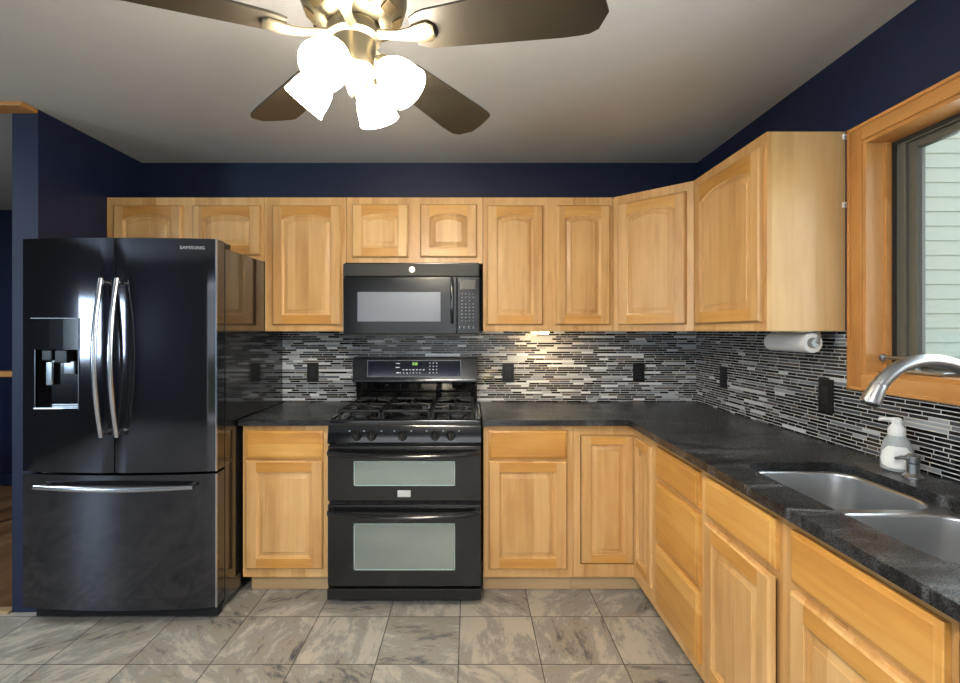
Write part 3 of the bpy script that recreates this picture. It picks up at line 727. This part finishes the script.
# backguard
gx0, gx1 = xf(352, 2.89), xf(477.5, 2.89)
m = MB(); m.loft([[Vector((x, y, z)) for y, z in ((3.02, .917), (3.08, .917), (3.08, 1.208), (2.940, 1.208), (2.921, 1.200), (2.905, 1.075), (2.895, 1.062), (2.93, 1.052), (2.985, 1.040))] for x in (gx0, gx1)])
bg = part('backguard', m, BLACKG, RG, True)
m = MB(); m.box(gx0+.002, gx1-.002, 2.89, 2.902, 1.058, 1.072, .004); part('backguard_lip', m, plain('satin_black_lip', srgb(60, 64, 70), .25, .8), bg, True)
sl = (2.921-2.905)/(1.2-1.075)
def bgy(z): return 2.905+(z-1.075)*sl
def on_bg(mb, x0, x1, z0, z1, off=.0015, mi=0):
    v = [mb.bm.verts.new((x, bgy(z)-off, z)) for x, z in ((x0, z0), (x1, z0), (x1, z1), (x0, z1))]
    u = [mb.bm.verts.new((x, bgy(z)+.001, z)) for x, z in ((x0, z0), (x1, z0), (x1, z1), (x0, z1))]
    mb.bm.faces.new(v).material_index = mi
    for i in range(4): mb.bm.faces.new((v[i], v[(i+1) % 4], u[(i+1) % 4], u[i])).material_index = mi
d0 = 2.92
X_ = lambda px: xf(px, d0); Z_ = lambda py: zf(py, d0)
m = MB(); on_bg(m, X_(367.5), X_(461), Z_(376.5), Z_(360.5), .001)
for a, b_, c_, d_ in ((367.5, 461, 376.8, 376.3), (367.5, 461, 360.8, 360.3), (367.5, 368, 376.5, 360.5), (460.5, 461, 376.5, 360.5)): on_bg(m, X_(a), X_(b_), Z_(c_), Z_(d_), .0022, 1)
for px, py, w_ in [(398, 363.4, 2), (398, 367.3, 2), (398, 372.6, 1.6), (400.5, 372.6, .8)]+[(403.5+i*3.4, 369.6, 1) for i in range(7)]+[(404+i*3.2, 372.8, .6) for i in range(6)]+[(430+i*3.4, 363+j*3.2, .6) for i in range(3) for j in range(4)]:
    on_bg(m, X_(px-w_), X_(px+w_), Z_(py+.45), Z_(py-.45), .003, 2)
for a, b_ in ((412.5, 414.6), (415.2, 417.6)): on_bg(m, X_(a), X_(b_), Z_(365.2), Z_(362.4), .003, 3)
part('control_display', m, [plain('display_glass', srgb(20, 24, 34), .08, coat=.8), plain('display_border_grey', srgb(110, 118, 128), .4), MARK, GREEND], bg, True)
# burners and grates
bpos = [(rc-.255, 2.60, .045), (rc-.255, 2.84, .036), (rc, 2.71, .055), (rc+.255, 2.60, .040), (rc+.255, 2.84, .036)]
for x, y, r_ in bpos:
    b1 = part('burner', MB().lathe([(r_+.012, .9175), (r_+.012, .924), (r_, .928), (r_, .933)], Matrix.Translation((x, y, 0)), 28), plain('burner_ring', srgb(90, 90, 92), .4, .8), RG, True)
    part('burner_cap', MB().lathe([(r_-.004, .933), (r_, .936), (r_, .941), (r_-.006, .944)], Matrix.Translation((x, y, 0)), 28), IRON, b1, True)
for k, (xa, xb) in enumerate(((rx0+.035, rc-.130), (rc-.124, rc+.124), (rc+.130, rx1-.035))):
    g = MB(); y0, y1, zt = 2.475, 2.955, .962; bw = .006
    g.box(xa, xb, y0, y0+2*bw, zt-.014, zt, .003); g.box(xa, xb, y1-2*bw, y1, zt-.014, zt, .003)
    g.box(xa, xa+2*bw, y0, y1, zt-.014, zt, .003); g.box(xb-2*bw, xb, y0, y1, zt-.014, zt, .003)
    xm = (xa+xb)/2; ym = (y0+y1)/2
    g.box(xa, xb, ym-bw, ym+bw, zt-.014, zt, .003)
    for yc_ in ((2.60, 2.84) if k != 1 else (2.71,)):
        for a in range(4):
            an = a*PI/2
            dx, dy = math.cos(an), math.sin(an)
            ex = xm+dx*(xb-xa)/2; ey = yc_+dy*.115 if k != 1 else yc_+dy*.235
            g.tube([(xm+dx*.028, yc_+dy*.028, zt+.001), (xm+dx*.07, yc_+dy*.07, zt-.004), (ex if dx else xm, ey if dy else yc_, zt-.006)], .0058, 8)
    for x in (xa+bw, xb-bw):
        for y in (y0+bw, ym, y1-bw): g.box(x-bw, x+bw, y-bw, y+bw, .9175, zt-.012)
    part('grate', g, IRON, RG, True)

# ------------------------------------------------------------------ microwave
mx0, mx1, myf = -.707, .054, 2.71
MW = thing('microwave_oven', 'black over-the-range microwave mounted beneath the short upper cabinet', 'microwave', ((mx0+mx1)/2, 2.9, 1.335))
part('body', MB().box(mx0, mx1, myf+.035, D-.01, 1.338, 1.7515, .004), MWB, MW, True)
mzt, mzb = zf(263.5, myf), zf(335.5, myf)
xs_ = xf(457, myf)
md_ = part('door', MB().box(mx0, xs_-.001, myf, myf+.034, mzb+.008, zf(276.8, myf), .005), MWB, MW, True)
part('vent_panel', MB().box(mx0, mx1, myf, myf+.034, zf(276.4, myf), mzt, .005), plain('satin_black_vent', srgb(22, 21, 21), .5), MW, True)
m = MB().box(xs_+.001, mx1, myf, myf+.034, mzb+.008, zf(276.8, myf), .005)
m.box(xf(460.5, myf), xf(475.5, myf), myf-.001, myf+.002, zf(289, myf), zf(280, myf), mi=2)
for j in range(9):
    for i in range(4):
        if j in (2,) and i in (1, 3): continue
        x = xf(462+i*3.7, myf); z = zf(294+j*3.35, myf); m.box(x-.0035, x+.0035, myf-.001, myf+.001, z-.0016, z+.0016, mi=1)
for i in range(4): x = xf(459.5+i*4.6, myf); m.box(x-.003, x+.003, myf-.001, myf+.001, zf(328.5, myf), zf(326, myf), mi=1)
part('control_panel', m, [MWB, plain('keypad_grey', srgb(150, 152, 155), .5), DISPD], MW, True)
part('bottom_vent', MB().box(mx0+.003, mx1-.003, myf+.006, myf+.034, mzb-.004, mzb+.007), BLACKP, MW, True)
part('window', MB().box(xf(357.5, myf), xf(440.5, myf), myf-.0012, myf+.002, zf(321.5, myf), zf(292, myf), .0008), MWIN, md_, True)
pts = [(xf(452, myf), myf-.030-.012*math.sin(PI*i/12), zf(278, myf)+(zf(323.5, myf)-zf(278, myf))*i/12) for i in range(13)]
hm = MB().tube(pts, .0085, 12); hm.cyl((pts[1][0], myf-.03, pts[1][2]), (pts[1][0], myf+.002, pts[1][2]), .008); hm.cyl((pts[-2][0], myf-.03, pts[-2][2]), (pts[-2][0], myf+.002, pts[-2][2]), .008)
part('handle', hm, BLACKG, md_, True)
lx, lz = xf(412, myf), zf(269.5, myf)
T = Matrix.Translation((lx, myf, lz)) @ Matrix.Rotation(R(90), 4, 'X')
lg = part('logo_badge', MB().lathe([(.0165, -.001), (.0165, .0015), (.0145, .0022)], T, 28), LOGO, MW, True)
tp = text_part('logo_lettering', 'GE', .017, plain('logo_grey', srgb(110, 110, 112), .4), lg, (0, 0, 0), (R(90), 0, 0), .0004)
tp.location = Vector((lx-(mx0+mx1)/2, myf-.0026-2.9, lz-1.335))

# ------------------------------------------------------------------ sink, faucet, soap
SK = thing('kitchen_sink', 'undermount stainless steel double-bowl sink set in the dark counter', 'sink', (1.10, 1.27, .69))
zr_ = .8838
rim_o = rrect(sx0-.022, sx1+.022, sy0-.022, sy1+.022, .10, 8)
bl = rrect(sx0+.004, sx1-.004, 1.300, sy1-.004, .085, 8); br = rrect(sx0+.004, sx1-.004, sy0+.004, 1.275, .085, 8)
m = holed_plate(rim_o, [bl, br], zr_-.003, zr_, 'xy'); part('rim', m, SINKM, SK, True)
def bowl(x0, x1, y0, y1, dep, lab):
    m = MB(); rings = []
    for ins, z, r_ in ((0, zr_, .085), (.002, zr_-.01, .084), (.006, zr_-dep*.6, .08), (.012, zr_-dep+.04, .08), (.022, zr_-dep+.015, .08), (.045, zr_-dep+.002, .075), (.11, zr_-dep-.003, .03)):
        rings.append([Vector((a, b, z)) for a, b in rrect(x0+ins, x1-ins, y0+ins, y1-ins, r_, 8)])
    m.loft(rings, cap0=False)
    o = part('bowl', m, SINKM, SK, True, lab)
    o.modifiers.new('sheet', 'SOLIDIFY').thickness = .0012
    cx, cy = (x0+x1)/2, (y0+y1)/2
    dmm = MB().lathe([(.045, zr_-dep-.0005), (.045, zr_-dep+.002), (.036, zr_-dep+.002), (.03, zr_-dep-.001), (.004, zr_-dep-.001)], Matrix.Translation((cx, cy, 0)), 24)
    part('drain', dmm, STEEL, o, True)
bowl(sx0+.004, sx1-.004, 1.300, sy1-.004, .20, 'left sink bowl')
bowl(sx0+.004, sx1-.004, sy0+.004, 1.275, .20, 'right sink bowl')

FX, FY_ = 1.365, 1.262
FA = thing('kitchen_faucet', 'brushed nickel gooseneck pull-down faucet arching over the sink', 'faucet', (FX, FY_, CT))
part('base', MB().lathe([(.030, CT+.0005), (.030, CT+.006), (.024, CT+.012), (.022, CT+.07), (.019, CT+.09)], Matrix.Translation((FX, FY_, 0)), 24), STEEL, FA, True)
key = [(1.362, CT+.08), (1.362, 1.06), (1.358, 1.135), (1.343, 1.190), (1.318, 1.232), (1.280, 1.266), (1.232, 1.283), (1.177, 1.286), (1.122, 1.271), (1.082, 1.241), (1.060, 1.213)]
pts = []
for k in range(len(key)-1):
    p = [Vector((*key[max(0, min(len(key)-1, k+q))], 0)) for q in (-1, 0, 1, 2)]
    for t_ in (0, .25, .5, .75):
        q = .5*((2*p[1])+(-p[0]+p[2])*t_+(2*p[0]-5*p[1]+4*p[2]-p[3])*t_*t_+(-p[0]+3*p[1]-3*p[2]+p[3])*t_**3)
        pts.append((q.x, FY_, q.y))
pts.append((key[-1][0], FY_, key[-1][1])); rad = [.0158+.002*i/len(pts) for i in range(len(pts))]
part('spout', MB().tube(pts, rad, 18), STEEL, FA, True)
e = Vector(pts[-1]); dvec = (Vector(pts[-1])-Vector(pts[-2])).normalized(); dvec = Vector((-.44, 0, -.9)).normalized()
hd = MB().tube([e-dvec*.012, e-dvec*.008, e+dvec*.01, e+dvec*.038, e+dvec*.043], [.0178, .0192, .0202, .0235, .0215], 20)
sh = part('spray_head', hd, STEEL, FA, True)
e2 = e+dvec*.043
part('spray_face', MB().cyl(e2-dvec*.001, e2+dvec*.003, .017), BLACKP, sh, True)
part('spray_button', MB().box(e.x+dvec.x*.02+.014, e.x+dvec.x*.02+.024, FY_-.006, FY_+.006, e.z+dvec.z*.02-.012, e.z+dvec.z*.02+.008, .003), BLACKP, sh, True)
part('lever', MB().tube([(FX, FY_-.015, 1.0), (FX, FY_-.05, 1.01), (FX-.005, FY_-.11, 1.05)], [.012, .009, .006], 12), STEEL, FA, True)

sxp, syp = 1.362, 1.490
SD = thing('soap_dispenser', 'short brushed nickel counter-mounted soap pump beside the sink', 'soap dispenser', (sxp, syp, CT))
T = Matrix.Translation((sxp, syp, 0))
part('base', MB().lathe([(.027, CT+.0005), (.027, CT+.004), (.020, CT+.010), (.0165, CT+.014), (.0165, CT+.042)], T, 24), STEEL, SD, True)
part('pump_head', MB().lathe([(.012, CT+.042), (.017, CT+.046), (.018, CT+.066), (.012, CT+.071)], T, 24).tube([(sxp-.01, syp, CT+.058), (sxp-.030, syp+.006, CT+.060), (sxp-.046, syp+.008, CT+.056)], [.008, .006, .005], 12), STEEL, SD, True)

bxp, byp = 1.376, 1.562
HB = thing('hand_soap_bottle', 'clear foaming hand soap bottle with white pump and white oval label', 'soap bottle', (bxp, byp, CT), R(-40))
def oval(rx, ry, z, n=28): return [Vector((rx*math.cos(2*PI*i/n), ry*math.sin(2*PI*i/n), z)) for i in range(n)]
part('bottle', MB().loft([oval(.036, .026, .001), oval(.042, .030, .006), oval(.043, .031, .03), oval(.040, .030, .07), oval(.034, .028, .095), oval(.024, .023, .112), oval(.019, .019, .118)]), BOTTLE, HB)
part('label', MB().loft([[Vector((math.sin(a)*rx, -math.cos(a)*ry, z)) for a in [R(-sp+2*sp*i/14) for i in range(15)]] for rx, ry, z, sp in ((.0425, .0308, .012, 30), (.044, .0322, .02, 55), (.0443, .0322, .04, 66), (.0425, .0318, .065, 56), (.039, .0305, .082, 34))], False, False, closed=False), LABELM, HB)
pm = MB().loft([oval(.021, .021, .112), oval(.023, .023, .116), oval(.023, .023, .135), oval(.016, .016, .146), oval(.012, .012, .152)])
pm.loft([oval(.013, .013, .152), oval(.014, .014, .156), oval(.013, .013, .168), oval(.008, .008, .171)])
pm.tube([(0, 0, .164), (-.03, -.006, .165), (-.045, -.009, .160)], [.007, .006, .004], 10)
part('pump', pm, WPL, HB)

# ------------------------------------------------------------------ paper towels, clips, puck light
tx, tz = 1.335, 1.317
PT = thing('paper_towel_holder', 'metal under-cabinet paper towel holder arm with round end cap', 'paper towel holder', (tx, 1.99, 1.3635))
part('bracket', MB().box(tx-.015, tx+.03, 1.885, 2.13, 1.3585, 1.3633).tube([(tx+.02, 1.888, 1.360), (tx+.018, 1.874, 1.345), (tx+.004, 1.868, tz)], [.007, .0065, .007], 12).tube([(tx+.02, 2.125, 1.360), (tx+.012, 2.139, 1.34), (tx, 2.142, tz)], .006, 10), STEEL, PT, True)
part('end_cap', MB().cyl((tx, 1.884, tz), (tx, 1.868, tz), .019, .016), STEEL, PT, True)
part('rod', MB().cyl((tx, 2.142, tz), (tx, 1.884, tz), .008), STEEL, PT, True)
PR = thing('paper_towel_roll', 'thin white paper towel roll hanging under the right upper cabinet', 'paper towels', (tx, 2.0, tz-.038))
pr = MB(); T = Matrix.Translation((tx, 1.886, tz)) @ Matrix.Rotation(R(-90), 4, 'X')
pr.lathe([(.021, 0), (.0375, 0), (.039, .002), (.039, .248), (.0375, .25), (.021, .25), (.021, 0)], T, 40, cap0=False, cap1=False)
part('paper', pr, PAPER, PR, True)
part('core', MB().lathe([(.0195, .001), (.0208, .001), (.0208, .249), (.0195, .249), (.0195, .001)], T, 30, cap0=False, cap1=False), CARD, PR, True)
for z, lab in ((zf(137, 1.868), 'small white clip at the top of the joint between right upper cabinet and window casing'), (zf(205, 1.868), 'lower small white clip between right upper cabinet and window casing')):
    t = thing('mounting_clip', lab, 'clip', (XR-.008, 1.866, z))
    part('clip_base', MB().box(-.009, .007, -.004, .006, -.011, .011, .003), WPL, t)
    part('clip_pin', MB().cyl((-.001, -.003, 0), (-.001, -.014, 0), .006, .004, 12), STEEL, t)
PX, PY = .445, 2.90
PK = thing('puck_light', 'small lit round light under the upper cabinet right of the range', 'light', (PX, PY, 1.36))
part('housing', MB().lathe([(.036, 1.3748), (.036, 1.360), (.030, 1.357)], Matrix.Translation((PX, PY, 0)), 24), STEEL, PK, True)
part('lens', MB().lathe([(.028, 1.357), (.025, 1.349), (.012, 1.346)], Matrix.Translation((PX, PY, 0)), 24), PUCK, PK, True)

# ------------------------------------------------------------------ ceiling fan
hx, hy = -.303, 1.272
FN = thing('ceiling_fan', 'ceiling fan with five dark brown blades, nickel housing and four lit frosted glass shades', 'ceiling fan', (hx, hy, H))
T = Matrix.Translation((hx, hy, 0))
part('canopy', MB().lathe([(.075, H-.0005), (.078, H-.02), (.06, H-.06), (.03, H-.075), (.02, H-.10)], T, 32), FANM, FN, True)
mh = MB().lathe([(.02, 2.345), (.06, 2.335), (.115, 2.31), (.138, 2.27), (.138, 2.225), (.128, 2.195), (.095, 2.17), (.066, 2.158)], T, 48)
vs_ = MB()
for k in range(10):
    a = R(36*k+10); M0 = T @ Matrix.Rotation(a, 4, 'Z') @ Matrix.Translation((.113, 0, 2.1805)) @ Matrix.Rotation(R(-35), 4, 'Y')
    s_ = MB().box(-.017, .012, -.02, .02, -.002, .003, .002, mi=1); s_.move(M0)
    me_ = bpy.data.meshes.new('tmp'); s_.bm.to_mesh(me_); s_.bm.free(); mh.bm.from_mesh(me_); bpy.data.meshes.remove(me_)
mo = part('motor_housing', mh, [FANM, plain('dark_bronze_slot', srgb(70, 58, 36), .5, .5)], FN, True)
part('switch_housing', MB().lathe([(.066, 2.158), (.070, 2.15), (.070, 2.128), (.058, 2.118), (.056, 2.075), (.062, 2.065), (.060, 2.045), (.035, 2.025), (.02, 2.005), (.014, 1.985), (.005, 1.975)], T, 40), FANM, FN, True)
def blade_mesh():
    m = MB(); n = 22; top = []; bot = []
    L0, L1 = .165, .645
    def hw(t_):
        w_ = .056+.026*min(1, t_*1.3)
        if t_ > .88: w_ *= math.sqrt(max(0, 1-((t_-.88)/.12)**2))*.72+.28 if t_ < 1 else .28
        if t_ < .06: w_ *= .75+.25*(t_/.06)
        return w_
    pts = []
    ts = [i/n for i in range(n+1)]
    for t_ in ts: pts.append((L0+(L1-L0)*t_, hw(t_)*1.0))
    for t_ in reversed(ts): pts.append((L0+(L1-L0)*t_-.012*(t_ > .95), -hw(t_)*1.0))
    m.prism(pts, -.003, .003)
    return m
for k in range(5):
    a = R(59+72*k)
    M0 = T @ Matrix.Rotation(a, 4, 'Z') @ Matrix.Translation((0, 0, 2.126)) @ Matrix.Rotation(R(-12), 4, 'X')
    b1 = bpy.data.objects.new('blade', None)
    bm_ = blade_mesh()
    me_ob = part('blade', bm_, BLADE, FN, smooth=30)
    me_ob.matrix_local = pmat(FN).inverted() @ M0
    ir = MB()
    ir.loft([[Vector((x, s*w_, z+dz)) for s, dz in ((-1, 0), (-.35, -.010), (.35, -.010), (1, 0), (1, .005), (-1, .005))] for x, w_, z in ((.058, .016, .008), (.09, .013, .002), (.125, .014, -.006), (.155, .020, -.010), (.185, .028, -.0105), (.208, .030, -.0095), (.222, .018, -.009))])
    io = part('blade_iron', ir, FANM, me_ob)
ar_l = []
for k in range(4):
    a = R(75+90*k); tilt = 52
    M0 = T @ Matrix.Translation((0, 0, .009)) @ Matrix.Rotation(a, 4, 'Z')
    arm = MB().tube([(.045, 0, 2.055), (.068, 0, 2.058), (.082, 0, 2.040)], [.011, .010, .014], 12); arm.move(M0)
    arm_o = part('light_arm', arm, FANM, FN, True)
    Ms = M0 @ Matrix.Translation((.078, 0, 2.045)) @ Matrix.Rotation(R(180-tilt+8), 4, 'Y') @ Matrix.Scale(.9, 4)
    sk = MB().lathe([(.018, -.012), (.026, -.004), (.027, .012), (.022, .016)], Ms, 24); part('shade_holder', sk, FANM, arm_o, True)
    sh_ = MB().lathe([(.024, .008), (.036, .022), (.051, .048), (.058, .075), (.060, .098), (.064, .118), (.0615, .118), (.057, .098), (.048, .05), (.030, .02)], Ms, 36, cap0=False, cap1=False)
    so = part('glass_shade', sh_, SHADE, FN, True)
    bu = MB().lathe([(.012, .012), (.014, .03), (.026, .055), (.030, .075), (.024, .095), (.008, .104)], Ms, 20)
    part('bulb', bu, SHADE, so, True)
pc = MB()
for i in range(14): pc.lathe([(.0004, -.0022), (.002, 0), (.0004, .0022)], Matrix.Translation((hx+.02, hy-.04, 2.04-i*.0052)), 8)
pc.cyl((hx+.02, hy-.04, 2.045), (hx+.02, hy-.04, 1.965), .0008, n=6); pc.lathe([(.003, 0), (.005, -.006), (.003, -.02), (.001, -.022)], Matrix.Translation((hx+.02, hy-.04, 1.968)), 10)
part('pull_chain', pc, FANM, FN, True)
